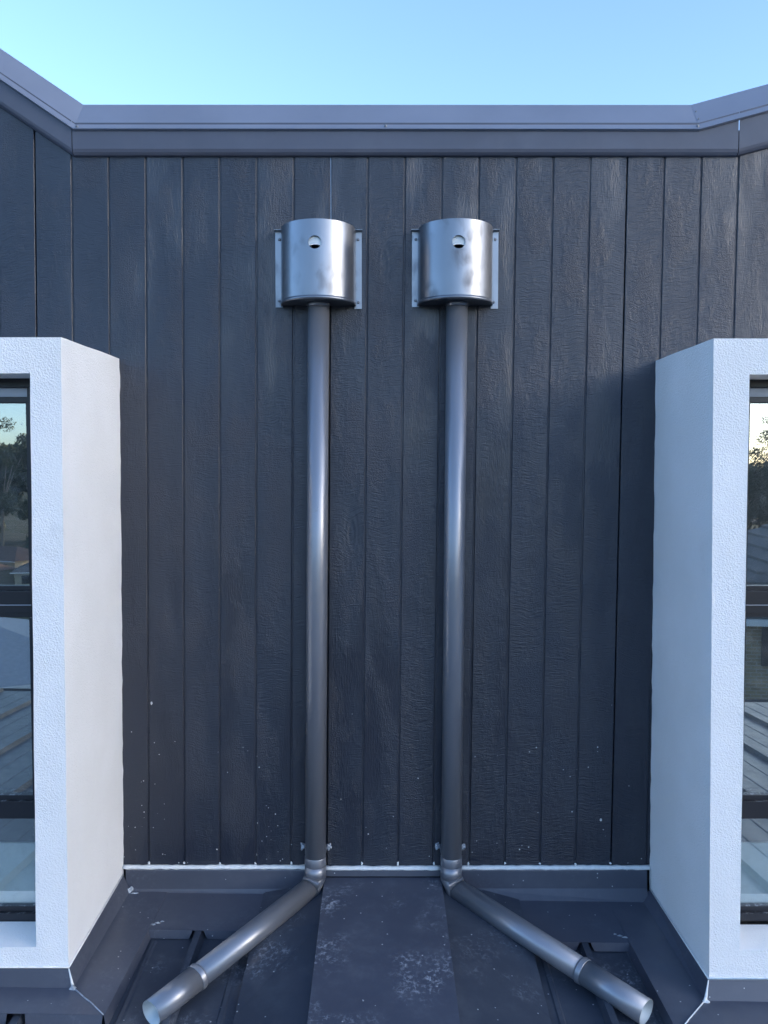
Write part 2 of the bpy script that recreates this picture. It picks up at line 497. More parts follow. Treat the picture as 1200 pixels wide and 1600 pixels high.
# backing sheets, one per 1.2 m panel, leaving a fine dark slit at each panel joint
for a, b in zip(joints, joints[1:]):
    a2, b2 = max(a, -20), min(b, 23)
    x0, x1 = G0 + a2 * PITCH + .0022, G0 + b2 * PITCH - .0022
    brk = [x0] + [q for q in (-1.252, 1.424) if x0 < q < x1] + [x1]
    bm = bmesh.new()
    for p0, p1 in zip(brk, brk[1:]):
        z0, t0, t1 = .004, fascia_z(p0) + .03, fascia_z(p1) + .03
        add_hexa(bm, [(bx(p0, z0), .0048, z0), (bx(p1, z0), .0048, z0), (bx(p1, z0), .014, z0), (bx(p0, z0), .014, z0),
                      (bx(p0, t0), .0048, t0), (bx(p1, t1), .0048, t1), (bx(p1, t1), .014, t1), (bx(p0, t0), .014, t0)])
    link('backing_sheet', finish(bm, 'backing_sheet'), M['clad'], wall)
# the boards themselves
for k in kk:
    x0, x1 = G0 + k * PITCH, G0 + (k + 1) * PITCH
    e0 = .0024 if k in joints else .0030
    e1 = .0024 if (k + 1) in joints else .0030
    x0 += e0; x1 -= e1
    bm = bmesh.new()
    z0 = .006; ch = .0022
    brk = [x0] + [q for q in (-1.252, 1.424) if x0 + .02 < q < x1 - .02] + [x1]
    dy = random.uniform(-.0004, .0004)
    prof = [(x0, .0046), (x0, ch + dy)] + [(x0 + ch, dy)] + [(q, dy) for q in brk[1:-1]] + [(x1 - ch, dy), (x1, ch + dy), (x1, .0046)]
    bot = [bm.verts.new((bx(x, z0), y, z0)) for x, y in prof]
    top = [bm.verts.new((bx(x, fascia_z(x) + .028), y, fascia_z(x) + .028)) for x, y in prof]
    for i in range(len(prof) - 1):
        bm.faces.new((bot[i], bot[i + 1], top[i + 1], top[i]))
    bm.faces.new(bot[::-1])
    me = finish(bm, 'board')
    # make sure the front faces the camera
    if sum(p.normal.y * p.area for p in me.polygons) > 0: me.flip_normals()
    link('board', me, M['clad'], wall)
# white sealant along the foot of the cladding and runs in the groove ends
def sealant_line(x0, x1, zc, seed):
    rnd = random.Random(seed)
    n = max(6, int((x1 - x0) / .02)); secs = []
    for i in range(n + 1):
        x = x0 + (x1 - x0) * i / n
        k = .0072 + rnd.uniform(-.0016, .0016); zz = zc + rnd.uniform(-.0008, .0008)
        secs.append([(x, -.0012, zz + k), (x, -.010, zz + k * .8), (x, -.0165, zz), (x, -.0162, zz - k * .75), (x, -.012, zz - k * .95)])
    o = sheet('sealant_bead', secs, M['sealant'], wall, .0008)
    for p in o.data.polygons: p.use_smooth = True
sealant_line(-1.099, -.320, .004, 1); sealant_line(-.248, .238, .000, 2); sealant_line(.318, 1.121, .002, 3)
for k in range(-6, 9):
    x = bx(G0 + k * PITCH, 0)
    if abs(x + .285) < .05 or abs(x - .28) < .05: continue
    blob('sealant_dab', (x + random.uniform(-.003, .003), -.001, .014 + random.uniform(-.002, .004)), (.0042, .004, .007 * random.uniform(.5, 1.3)), M['sealant'], wall, .5, 50 + k)
# pale filler run in the panel joint above the rainhead
bm = bmesh.new(); add_box(bm, bx(G0, 2.8) - .0022, bx(G0, 2.8) + .0022, .0006, .006, 2.655, 2.936)
bm.verts.ensure_lookup_table()
o = link('filler_run', finish(bm, 'filler_run'), plain('pale_blue_filler', (.16, .22, .30), .4), wall)

# ------------------------------------------------------------------ fascia and capping
fas = empty('fascia', (0, -.02, 2.94), 'blue-grey metal fascia strip under the parapet capping', 'fascia')
def fascia_part(xs, e):
    secs = []
    for x in xs:
        b = fascia_z(x); t = cap_z(x) + .03
        secs.append([(x, -.0245 - e, t), (x, -.0250 - e, b + .0235), (x, -.0215 - e, b + .012), (x, -.013 - e, b + .003), (x, -.001, b)])
    return sheet('fascia_length', secs, M['fascia'], fas, .0012)
fascia_part([XL - .08, -1.2535], .0006); fascia_part([-1.2505, -1.24, 1.263, 1.4225], 0); fascia_part([1.4255, XR + .08], .0006)
cap = empty('parapet_capping', (0, 0, 3.05), 'lavender-grey folded metal capping along the parapet top against the sky', 'capping')
def cap_part(xs, e, skew0=0, skew1=0):
    secs = []
    for i, x in enumerate(xs):
        s = skew0 if i == 0 else (skew1 if i == len(xs) - 1 else 0)
        b = cap_z(x)
        secs.append([(x, -.028 - e, b - .004), (x, -.0385 - e, b), (x + s, .045 - e * .5, b + .129 + e * .4), (x + s, .33, b + .150 + e)])
    return sheet('cap_length', secs, M['cap'], cap, .0012)
cap_part([XL - .1, -1.2405], .0016, 0, .012)
cap_part([-1.243, 1.266], 0, .012, -.006)
cap_part([1.2615, XR + .1], .0016, -.006, 0)
nv = Vector((0, -.83, .55))
for x, zz in ((-1.228, .012), (.006, .014), (1.256, .014)):
    b = cap_z(x)
    screw('rivet', (x, -.0385 + .65 * zz - .0022, b + zz), nv, .0042, M['screw'], cap)
for zz in (.05, .09):
    screw('rivet', (1.268 - zz * .03, -.0385 + .65 * zz - .0022, cap_z(1.268) + zz), nv, .0024, M['screw'], cap)

# ------------------------------------------------------------------ window boxes
def window_box(sx, label):
    """sx=-1: left, +1: right. inner face towards the cladding."""
    if sx < 0:
        ti_w, bi_w, ti_f, bi_f = 1.083, 1.100, 1.085, 1.101
        zt_w, zt_f = 2.130, 2.117
        ot, ob, ozt, ozb = 1.191, 1.211, 1.997, .012
        gl = 1.281
    else:
        ti_w, bi_w, ti_f, bi_f = 1.114, 1.123, 1.107, 1.135
        zt_w, zt_f = 2.122, 2.113
        ot, ob, ozt, ozb = 1.230, 1.238, 1.993, .001
        gl = 1.312
    XO = 2.42; XOo = 2.30; ZB = -.16; YF = -.605; YW = -.415
    root = empty('window_box', (sx * 1.75, -.3, -.14), label, 'window box', 'white window boxes')
    # shell: outer skin + front with opening + reveals
    def v(x, y, z): return (sx * x, y, z)
    def ins(zt, zb, ztop, zbot, z): return zt + (zb - zt) * (ztop - z) / (ztop - zbot)
    rnd = random.Random(3 + sx)
    bm = bmesh.new()
    def lerp(a, b, t): return a + (b - a) * t
    NZ, NY = 60, 14
    # inner side face as a grid with a slightly uneven trowelled edge at the wall
    grid = []
    for i in range(NZ + 1):
        t = i / NZ; row = []
        for j in range(NY + 1):
            s = j / NY
            zt = lerp(zt_f, zt_w, s); z = lerp(zt, ZB, t)
            x = lerp(lerp(ti_f, bi_f, t), lerp(ti_w, bi_w, t), s)
            if j == NY: x += rnd.uniform(-.0025, .0012)
            elif j > 0: x += .0012 * math.sin(5.1 * z + 3 * s) + .0008 * math.sin(13 * z + 8 * s)
            y = lerp(YF, .003, s)
            if i == 0 and 0 < j: z += .0012 * math.sin(9 * s + 2)
            row.append(bm.verts.new(v(x, y, z)))
        grid.append(row)
    for i in range(NZ):
        for j in range(NY):
            bm.faces.new((grid[i][j], grid[i][j + 1], grid[i + 1][j + 1], grid[i + 1][j]))
    # front face: jamb strip from the same front edge verts to the opening edge
    op = []; opb = []
    fr = [grid[i][0] for i in range(NZ + 1)]
    zs = [q.co.z for q in fr]
    def opx(z): return lerp(ot, ob, (ozt - z) / (ozt - ozb)) + .0008 * math.sin(11 * z)
    inner = [bm.verts.new(v(opx(z), YF, z)) for z in zs]
    for i in range(NZ):
        bm.faces.new((fr[i], fr[i + 1], inner[i + 1], inner[i]))
    # rest of the front: head, foot, outer jamb
    a0 = bm.verts.new(v(XO, YF, zt_f)); a1 = bm.verts.new(v(XO, YF, ZB))
    otl = bm.verts.new(v(opx(ozt), YF, ozt)); otr = bm.verts.new(v(XOo, YF, ozt))
    obl = bm.verts.new(v(opx(ozb), YF, ozb)); obr = bm.verts.new(v(XOo, YF, ozb))
    # nearest grid rows above/below the opening corners
    ia = max(i for i in range(NZ + 1) if zs[i] > ozt)
    ib = min(i for i in range(NZ + 1) if zs[i] < ozb)
    bm.faces.new([inner[i] for i in range(ia + 1)] + [otl, otr, a0])
    bm.faces.new([a0, otr, obr, a1])
    bm.faces.new([inner[i] for i in range(NZ, ib - 1, -1)] + [obl, obr, a1])
    rb = [bm.verts.new(v(opx(ozt), YW - .03, ozt + .001)), bm.verts.new(v(XOo, YW - .03, ozt + .001)),
          bm.verts.new(v(XOo, YW - .03, ozb + .002)), bm.verts.new(v(opx(ozb), YW - .03, ozb + .002))]
    mid = [inner[i] for i in range(ia + 1, ib)]
    bm.faces.new([otl] + mid + [obl, rb[3], rb[0]])     # jamb reveal
    bm.faces.new([otl, rb[0], rb[1], otr]); bm.faces.new([otr, rb[1], rb[2], obr]); bm.faces.new([obr, rb[2], rb[3], obl])
    # top, outer side
    w0 = bm.verts.new(v(XO, .003, zt_w)); w1 = bm.verts.new(v(XO, .003, ZB))
    bm.faces.new([grid[0][j] for j in range(NY + 1)] + [w0, a0])
    bm.faces.new([a0, w0, w1, a1])
    es = [e for e in bm.edges if len(e.link_faces) == 2 and e.calc_face_angle(0) > .6]
    bmesh.ops.bevel(bm, geom=es, offset=.005, segments=3, affect='EDGES', profile=.5)
    shell = link('render_shell', finish(bm, 'render_shell'), M['render'], root)
    # interior cavity
    bm = bmesh.new()
    add_box(bm, *(sorted((sx * 1.16, sx * 2.36)) + [-.36, -.012] + [-.05, 2.06]))
    me = finish(bm, 'room_cavity'); me.flip_normals()
    link('room_cavity', me, M['interior'], root)
    # the window
    def fb(name, x0, x1, z0, z1, y0=YW - .012, y1=YW + .05, m='frame', bev=.0015, parent=root):
        xs = sorted((sx * x0, sx * x1))
        return box_obj(name, (xs[0], xs[1], y0, y1, z0, z1), M[m], parent, bev)
    XJ = ot - .03; XK = XOo + .03
    head = fb('window_frame', XJ, XK, 1.967, 2.015, YW - .030, YW + .05)
    fb('frame_bead', gl - .055, XK, 1.9345, 1.9665, YW - .005, YW + .04, 'bead', .001, parent=head)
    fb('frame_jamb', XJ, gl - .006, .016, 1.967, YW - .024, YW + .05, parent=head)
    fb('frame_jamb', 2.27, XK, .016, 1.967, YW - .024, YW + .05, parent=head)
    fb('frame_sill', gl - .0055, 2.27, .015, .042, YW - .028, YW + .05, parent=head)
    fb('frame_sill', gl - .0055, 2.27, .0425, .063, YW - .014, YW + .05, parent=head)
    fb('sash_rail', gl - .0055, 2.27, 1.913, 1.934, YW - .018, YW + .04, parent=head)
    fb('sash_rail', gl - .0055, 2.27, 1.186, 1.236, YW - .024, YW + .04, parent=head)
    fb('sash_bead', gl - .0055, 2.27, 1.2365, 1.253, YW - .011, YW + .04, parent=head)
    fb('transom', gl - .0055, 2.27, 1.155, 1.183, YW - .019, YW + .05, parent=head)
    fb('drip_line', gl - .0055, 2.27, 1.1834, 1.1856, YW - .026, YW + .03, 'bead', 0, parent=head)
    fb('sash_rail', gl - .0055, 2.27, 1.138, 1.1546, YW - .012, YW + .05, parent=head)
    fb('sash_rail', gl - .0055, 2.27, .398, .462, YW - .026, YW + .05, parent=head)
    fb('sash_bead', gl - .0055, 2.27, .4625, .480, YW - .012, YW + .05, parent=head)
    st = .005 if sx < 0 else .001
    fb('sash_stile', gl - .0055, gl + st, .481, 1.1375, YW - .020, YW + .05, parent=head)
    fb('sash_stile', gl - .0055, gl + st * .6, 1.2535, 1.9125, YW - .016, YW + .05, parent=head)
    fb('pane', gl - .005, 2.272, 1.2505, 1.915, YW + .002, YW + .008, 'glass', 0, parent=head)
    fb('pane', gl - .005, 2.272, .478, 1.140, YW + .002, YW + .008, 'glass', 0, parent=head)
    fb('pane', gl - .005, 2.272, .061, .400, YW + .002, YW + .008, 'glass', 0, parent=head)
    for o in head.children:
        if o.name.startswith('pane'):
            o.data.materials.append(M['clear'])
            for p in o.data.polygons: p.material_index = 0 if p.normal.y < -.5 else 1
    bd = fb('lining_board', gl - .004, 2.268, .058, .291, YW + .0095, YW + .020, 'board', 0)
    return root
window_box(-1, 'white rendered window box on the left, its warm lit side towards the pipes')
window_box(1, 'white rendered window box on the right, its bluish shaded side towards the pipes')

# ------------------------------------------------------------------ roof in front of the wall
roof = empty('metal_roof', (0, -2.5, -.3), 'dark blue-grey ribbed metal roof at the foot of the wall', 'roof')
YE = -5.3
bm = bmesh.new()
NX, NYY = 16, 10
gv = [[bm.verts.new((-6.5 + 13 * i / NX, .0 + (YE) * j / NYY, z_pan(-6.5 + 13 * i / NX, YE * j / NYY))) for j in range(NYY + 1)] for i in range(NX + 1)]
for i in range(NX):
    for j in range(NYY):
        bm.faces.new((gv[i][j], gv[i][j + 1], gv[i + 1][j + 1], gv[i + 1][j]))
o = link('roof_pan', finish(bm, 'roof_pan'), M['roof'], roof)
RIBS = []
x = -.722
while x > -6.4: RIBS.append(x); x -= .498
RIBS = RIBS[::-1]
x = -.722 + .498
while x < 6.4: RIBS.append(x); x += .498
for x in RIBS:
    bm = bmesh.new()
    a, b, h = .024, .012, .032
    secs = []
    for y in (-.045, YE):
        z = z_pan(x, y)
        secs.append([bm.verts.new(q) for q in ((x - a, y, z - .004), (x - b, y, z + h), (x + b, y, z + h), (x + a, y, z - .004))])
    for i in range(3): bm.faces.new((secs[0][i], secs[1][i], secs[1][i + 1], secs[0][i + 1]))
    bm.faces.new(secs[0]); bm.faces.new(secs[1][::-1])
    # small swages either side
    link('rib', finish(bm, 'rib'), M['roof'], roof)
for x in RIBS:                                   # low stiffening swages in the pan
    for dx in (.17, .33):
        xx = x + dx
        if abs(xx) < .55: continue
        bm = bmesh.new(); s = []
        for y in (-.30, YE):
            z = z_pan(xx, y)
            s.append([bm.verts.new(q) for q in ((xx - .016, y, z - .002), (xx - .007, y, z + .004), (xx + .007, y, z + .004), (xx + .016, y, z - .002))])
        for i in range(3): bm.faces.new((s[0][i], s[1][i], s[1][i + 1], s[0][i + 1]))
        link('swage', finish(bm, 'swage'), M['roof'], roof)
gz = z_pan(0, YE)
gutter = sheet('gutter', [[(x, YE + .02, z_pan(x, YE) - .03), (x, YE + .0, z_pan(x, YE) - .12), (x, YE - .12, z_pan(x, YE) - .12), (x, YE - .13, z_pan(x, YE) - .01), (x, YE - .115, z_pan(x, YE) - .005)] for x in (-6.5, 6.5)], M['fascia'], None, .002)
tag(gutter, 'pale grey eaves gutter at the far edge of the metal roof', 'gutter')
body = box_obj('lower_storey', (-6.3, 6.3, YE + .25, 6.0, GZ, -.75), plain('grey_render_storey', (.35, .35, .34), .8))
tag(body, 'grey rendered lower storey carrying the metal roof', 'building')

# apron flashing along the wall
def rib_gaps(x0, x1):
    segs = []; cur = x0
    for r in RIBS:
        if x0 < r < x1:
            segs.append((cur, r - .030)); cur = r + .030
    segs.append((cur, x1)); return segs
def wall_apron(x0, x1, ye, right, label):
    root = empty('apron_flashing', ((x0 + x1) / 2, -.1, -.11), label, 'flashing', 'apron flashings at the foot of the wall')
    secs = []
    for x in (x0, x1):
        if right:
            s = [(x, -.0125, -.003), (x, -.0150, -.010), (x, -.0185, -.083), (x, -.050, z_apron(x, -.05) + .003)]
        else:
            s = [(x, -.0125, -.003), (x, -.0150, -.010), (x, -.0185, -.085), (x, -.028, z_apron(x, -.03) + .001)]
        s += [(x, ye, z_apron(x, ye))]
        secs.append(s)
    sheet('apron_sheet', secs, M['flash'], root, .0012)
    for a, b in rib_gaps(x0, x1):
        ca = .006 if abs(a - x0) > 1e-4 else 0; cb = .006 if abs(b - x1) > 1e-4 else 0
        za, zb = z_apron(a, ye), z_apron(b, ye)
        sheet('turn_down', [[(a - ca * 1.5, ye - .0006, za + .0004), (a + ca, ye - .005, z_pan(a, ye) + .003)], [(b + cb * 1.5, ye - .0006, zb + .0004), (b - cb, ye - .005, z_pan(b, ye) + .003)]], M['flash'], root, .0012)
    return root
wa = wall_apron(-1.085, -.300, -.280, False, 'grey apron flashing below the cladding left of the left downpipe')
wb = wall_apron(.296, 1.105, -.318, True, 'grey apron flashing below the cladding right of the right downpipe')

# flashing round the foot of each window box
def box_flashing(sx, label):
    root = empty('box_flashing', (sx * 1.05, -.4, -.11), label, 'flashing', 'flashings round the window box feet')
    if sx < 0: top_w, top_f, xi_w, xi_f, fo_w, fo_f, ou_w, ou_f, yfo, you, yend = -.028, -.061, 1.0995, 1.1005, 1.066, 1.078, .908, .928, -.622, -.752, .0
    else: top_w, top_f, xi_w, xi_f, fo_w, fo_f, ou_w, ou_f, yfo, you, yend = -.090, -.102, 1.1225, 1.1335, 1.080, 1.108, .934, .962, -.640, -.790, .0
    X = lambda q: sx * q
    YF = -.605
    # side: upstand + apron
    def P(x, y, dz=0): return (X(x), y, z_apron(X(x), y) + dz)
    ysplit = [-.020, YF - .004]
    up = sheet('upstand', [[(X(xi_w - .004), -.016, top_w), P(fo_w, -.0200, .0035)], [(X(xi_f - .004), YF - .004, top_f), P(fo_f, yfo, .0035)]], M['flash'], root, .0012)
    sheet('side_apron', [[P(fo_w, -.0205, .003), P(ou_w, -.0205, .003)], [P(fo_f, yfo, .003), P(ou_f, you, .003)]], M['flash'], root, .0012)
    def pan(x, y): return (X(x), y, z_pan(X(x), y) + .002)
    sheet('turn_down', [[P(ou_w - .0005, -.0205, .003), pan(ou_w - .009, -.0205)], [P(ou_f - .0005, you, .003), pan(ou_f - .009, you - .004)]], M['flash'], root, .0012)
    # front
    XO = 2.45
    sheet('front_upstand', [[(X(xi_f - .003), YF - .0045, top_f), P(fo_f + .001, yfo, .004)], [(X(XO), YF - .0045, top_f), P(XO, yfo, .004)]], M['flash'], root, .0012)
    sheet('front_apron', [[P(fo_f, yfo, .0045), P(ou_f + .004, you + .003, .0045)], [P(XO, yfo, .0045), P(XO, you + .003, .0045)]], M['flash'], root, .0012)
    segs = []; cur = ou_f + .004
    for r in sorted(abs(q) for q in RIBS if q * sx > 0):
        if ou_f + .03 < r < XO:
            segs.append((cur, r - .03)); cur = r + .03
    segs.append((cur, XO))
    for a, b in segs:
        sheet('turn_down', [[P(a, you + .0025, .004), (X(a + .004), you - .004, z_pan(X(a), you) + .003)], [P(b, you + .0025, .004), (X(b - .004), you - .004, z_pan(X(b), you) + .003)]], M['flash'], root, .0012)
    # mitre seam sealed with a silicone line, and smears at the corners
    a = Vector(P(fo_f, yfo, .007)); b = Vector(P(ou_f + .002, you + .002, .007))
    pts = [a.lerp(b, t) + Vector((random.uniform(-.002, .002), random.uniform(-.002, .002), 0)) for t in (0, .2, .4, .6, .8, 1)]
    tube('seam_bead', pts, .0022, M['sealant' if sx > 0 else 'silicone'], root, True, 8)
    c = Vector((X(xi_f - .004), YF - .006, top_f)); d = Vector(P(fo_f, yfo - .001, .006))
    tube('corner_bead', [c, c.lerp(d, .5), d], [.002, .0035, .006], M['sealant'], root, True, 8)
    blob('sealant_dab', tuple(d + Vector((0, -.004, 0))), (.010, .008, .009), M['sealant' if sx > 0 else 'silicone'], root, .6, 7)
    e = Vector(P(fo_w - .002, -.026, .006))
    blob('sealant_dab', tuple(e), (.010, .012, .014), M['silicone' if sx < 0 else 'sealant'], root, .7, 11)
    blob('sealant_dab', tuple(e + Vector((-sx * .02, -.012, -.004))), (.014, .006, .003), M['silicone'], root, .7, 12)
    m0 = Vector(P(ou_w + .002, (-.280 if sx < 0 else -.318) + .03, .006))
    for i in range(3):
        blob('silicone_smear', tuple(m0 + Vector((sx * (-.002 - .016 * i), .011 * i, -.003))), (.010 - .002 * i, .004, .0016), M['silicone'], root, .8, 20 + i)
    # white edge bead where the render meets the flashing
    tube('edge_bead', [(X(xi_w - .003), -.018, top_w + .004), (X(xi_f - .003), YF - .003, top_f + .004), (X(XO), YF - .004, top_f + .004)], .0034, M['sealant'], root, True, 8)
    return root
box_flashing(-1, 'grey folded flashing round the foot of the left window box')
box_flashing(1, 'grey folded flashing round the foot of the right window box')

# raised centre cover with its two side wings
cov = empty('roof_cover', (0, -.5, -.08), 'raised blue-grey cover sheet with boot scuffs between the two downpipes', 'cover sheet')
zc = lambda y: -.036 + .072 * y
YC = -3.0
secs = []
for y in (-.0155, -.02, -.3, -.7, -1.2, YC):
    w0, w1 = -.250 + .006 * min(1, -y), .240 + .004 * min(1, -y)
    s = [(w0 - .003, y, zc(y) - .028), (w0, y, zc(y)), (w1, y, zc(y) - .000), (w1 + .003, y, zc(y) - .028)]
    secs.append(s)
sheet('centre_sheet', secs, M['cover'], cov, .0012)
sheet('wall_upstand', [[(x, -.0125, -.004), (x, -.0140, -.010), (x, -.0162, -.032)] for x in (-.252, .244)], M['flash'], cov, .0012)
for sx in (-1, 1):
    xi = -.246 if sx < 0 else .236; xo = -.503 if sx < 0 else .562
    secs = []
    for y in (-.022, -.3, -.7, YC):
        zi = zc(y) - .018; zo = max(z_pan(xo, y) + .016, z_apron(xo, y) + .006 if y > -.32 else -9)
        s = [(xi, y, zi), (xo, y, zo), (xo + sx * .002, y, zo - .012)]
        secs.append(s)
    sheet('side_wing', secs, M['roof'], cov, .0012)

# ------------------------------------------------------------------ rainheads
def boolean_cut(o, cutters):
    for c in cutters:
        m = o.modifiers.new('cut', 'BOOLEAN'); m.operation = 'DIFFERENCE'; m.object = c; m.solver = 'EXACT'
    dg = bpy.context.evaluated_depsgraph_get(); dg.update()
    me = bpy.data.meshes.new_from_object(o.evaluated_get(dg))
    o.modifiers.clear(); o.data = me
    for c in cutters: bpy.data.objects.remove(c)

def rainhead(cx, zb, m, label, tilt, hx):
    RR = .151; H = .306; th = .0016; n = 48
    root = empty('rainhead', (cx, -.004, zb), label, 'rainhead', 'rainheads fixed to the cladding')
    bm = bmesh.new()
    prof = []
    for i in range(n + 1):
        a = math.pi * i / n
        prof.append((-RR * math.cos(a), -.004 - RR * math.sin(a)))
    prin = []
    for i in range(n + 1):
        a = math.pi * i / n
        prin.append((-(RR - th) * math.cos(a), -.004 - (RR - th) * math.sin(a)))
    def ring(pr, z): return [bm.verts.new((cx + x + tilt * (z - zb), y, z)) for x, y in pr]
    oB, oT, iB, iT = ring(prof, zb), ring(prof, zb + H), ring(prin, zb + .004), ring(prin, zb + H)
    for i in range(n):
        for q in ((oB[i], oB[i + 1], oT[i + 1], oT[i]), (iB[i], iT[i], iT[i + 1], iB[i + 1]), (oT[i], oT[i + 1], iT[i + 1], iT[i]), (oB[i], iB[i], iB[i + 1], oB[i + 1])):
            f = bm.faces.new(q)
    bm.faces.new((oB[0], oT[0], iT[0], iB[0])); bm.faces.new((oB[n], iB[n], iT[n], oT[n]))
    shell = link('shell', finish(bm, 'shell'), m, root)
    hole = tube('cutter', [(cx + hx, -.30, zb + .216), (cx + hx, -.08, zb + .216)], .0255, m, None, True, 40)
    bpy.context.view_layer.update()
    boolean_cut(shell, [hole])
    for p in shell.data.polygons: p.use_smooth = True
    es = shell.modifiers.new('edges', 'EDGE_SPLIT'); es.split_angle = R(35)
    # bottom pan with a turned-up lip
    bm = bmesh.new()
    lip = []
    for i in range(n + 1):
        a = math.pi * i / n
        lip.append((-(RR + .0016) * math.cos(a), -.004 - (RR + .0016) * math.sin(a)))
    lt, lb = ring(lip, zb + .0135), ring(lip, zb - .001)
    for i in range(n):
        f = bm.faces.new((lb[i], lb[i + 1], lt[i + 1], lt[i])); f.smooth = True
    pan = link('bottom_lip', finish(bm, 'bottom_lip'), m, root)
    s = pan.modifiers.new('t', 'SOLIDIFY'); s.thickness = .001; s.offset = 1
    bm = bmesh.new()
    r1 = ring(prof, zb + .001); r2 = ring(prof, zb + .0022)
    bm.faces.new(r1); bm.faces.new(r2[::-1])
    for i in range(n): bm.faces.new((r1[i], r1[i + 1], r2[i + 1], r2[i]))
    link('bottom_plate', finish(bm, 'bottom_plate'), M['black'] if False else m, root)
    # back plate with side flanges, folded lips at the top
    box_obj('back_plate', (cx - .150, cx + .150, -.0035, -.0008, zb + .002, zb + H - .004), M['galv'], root)
    for s in (-1, 1):
        x0, x1 = sorted((cx + s * .1455, cx + s * .1755))
        z0 = zb - .006 - (.006 if s > 0 and tilt else 0); z1 = zb + .296
        x0 += tilt * .1; x1 += tilt * .1
        fl = box_obj('flange', (x0, x1, -.0066, -.004, z0, z1), M['galv'], root, .0006)
        bm = bmesh.new()
        xa, xb = x0 - (.003 if s < 0 else 0), x1 + (.003 if s > 0 else 0)
        add_hexa(bm, [(xa, -.028, z1 + .0035), (xb, -.028, z1 + .0035), (xb, -.004, z1), (xa, -.004, z1),
                      (xa, -.028, z1 + .0052), (xb, -.028, z1 + .0052), (xb, -.004, z1 + .0018), (xa, -.004, z1 + .0018)])
        link('folded_lip', finish(bm, 'folded_lip'), M['galv'], fl)
        for zz in (z0 + .026, z1 - .030):
            screw('screw', ((x0 + x1) / 2 + random.uniform(-.003, .003), -.0066, zz), (0, -1, 0), .0038, M['screw'], fl)
    bm = bmesh.new(); r1 = ring(prin, zb + H - .012); r2 = ring(prin, zb + H - .010)
    bm.faces.new(r1[::-1]); bm.faces.new(r2)
    for i in range(n): bm.faces.new((r1[i], r1[i + 1], r2[i + 1], r2[i]))
    link('light_block_lid', finish(bm, 'light_block_lid'), m, root)  # unseen cover added to keep the drum interior dark
    # pale tongue seen through the overflow hole, its rolled edge arched
    hz = zb + .216; yh = -.004 - RR + .0075
    arc = [(-.029 + .058 * i / 16) for i in range(17)]
    ez = lambda q: hz - .007 - 9.0 * q * q
    sheet('overflow_tongue', [[(cx + hx + q, yh, ez(q)), (cx + hx + q, yh + .004, hz + .03), (cx + hx + q, yh + .006, hz + .055)] for q in arc], M['zincin'], shell, .001)
    tube('rolled_edge', [(cx + hx + q, yh - .001, ez(q)) for q in arc], .0016, M['sealant'], shell, True, 8)
    # spigot collar where the downpipe starts
    tube('spigot', [(cx + .004, -.060, zb + .002), (cx + .004, -.060, zb - .016)], .0450, m, root, False, 36, .001)
    return root
rainhead(-.2665, 2.341, M['rain1'], 'satin metal half-round rainhead on the left with its pierced overflow hole', .004, -.002)
rainhead(.2885, 2.342, M['rain2'], 'smudged metal half-round rainhead on the right above the right downpipe', .004, .002)

# ------------------------------------------------------------------ downpipes
def downpipe(sx, m, top, bot, knee, knee2, end, label, dent):
    root = empty('downpipe', knee, label, 'downpipe', 'metal downpipes below the rainheads')
    r = .0425
    T, B, K, K2, E_ = [Vector(q) for q in (top, bot, knee, knee2, end)]
    tube('straight_pipe', [T, T.lerp(B, .5), B + Vector((0, 0, -.012))], r, m, root, False, 48, .001)
    # lap joint collars
    tube('collar', [B + Vector((0, 0, .004)), B + Vector((0, 0, .002)), B + Vector((0, 0, -.032)), B + Vector((0, 0, -.034))], [r + .0006, r + .0018, r + .0022, r + .0008], m, root, False, 48, .001)
    d1 = (K2 - K).normalized(); d2 = (E_ - K2).normalized()
    elb = tube('elbow', [B + Vector((0, 0, -.034)), K], [r + .0010, r + .0024], m, root, False, 48, .001)
    mid = K + (K2 - K) * .5
    tube('elbow_gore', [K + Vector((0, 0, .004)), K, K2, K2 + d2 * .002], [r + .0004, r + .0006, r + .0008, r + .0006], m, elb, False, 48, .001)
    tube('elbow_ring', [K + Vector((0, 0, .0022)), K + Vector((0, 0, -.0012))], [r + .0026, r + .0026], m, elb, False, 48, .0014)
    L = (E_ - K2).length
    S = K2 + d2 * (L * (.745 if sx < 0 else .70))
    tube('sloping_pipe', [K2 + d2 * .0005, S + d2 * .03], [r, r], m, root, False, 48, .001)
    slv = tube('end_sleeve', [S, E_], [r + .0014, r + .0014], [m, M['zincin']], root, False, 48, .0014)
    tube('joint_ring', [S - d2 * .004, S - d2 * .0015, S + d2 * .0015, S + d2 * .004, S + d2 * .016, S + d2 * .019], [r + .001, r + .0042, r + .0046, r + .0036, r + .0036, r + .0022], m, slv, False, 48, .001)
    # wall strap with sealant on its fixings
    zs = B.z + .022
    for s in (-1, 1):
        x0, x1 = sorted((B.x + s * (r - .004), B.x + s * (r + .020)))
        ear = box_obj('strap_ear', (x0, x1, -.016, -.012, zs - .010, zs + .010), m, root, .001)
        blob('sealant_dab', (B.x + s * (r + .012), -.016, zs + (.002 if s < 0 else -.001)), (.0095, .008, .0125), M['silicone'], ear, .7, 31 + s + sx)
        box_obj('strap_leg', (B.x + s * (r + .0005) - .0009, B.x + s * (r + .0005) + .0009, B.y, -.0125, zs - .010, zs + .010), m, ear)
    if dent:
        tube('dent_highlight', [(-.2765, -.1015, 1.506), (-.270, -.1030, 1.512), (-.2625, -.1024, 1.520)], [.0006, .0016, .0007], M['galv'], root, True, 8)  # pale sliver laid on as the highlight of a small dent
    return root
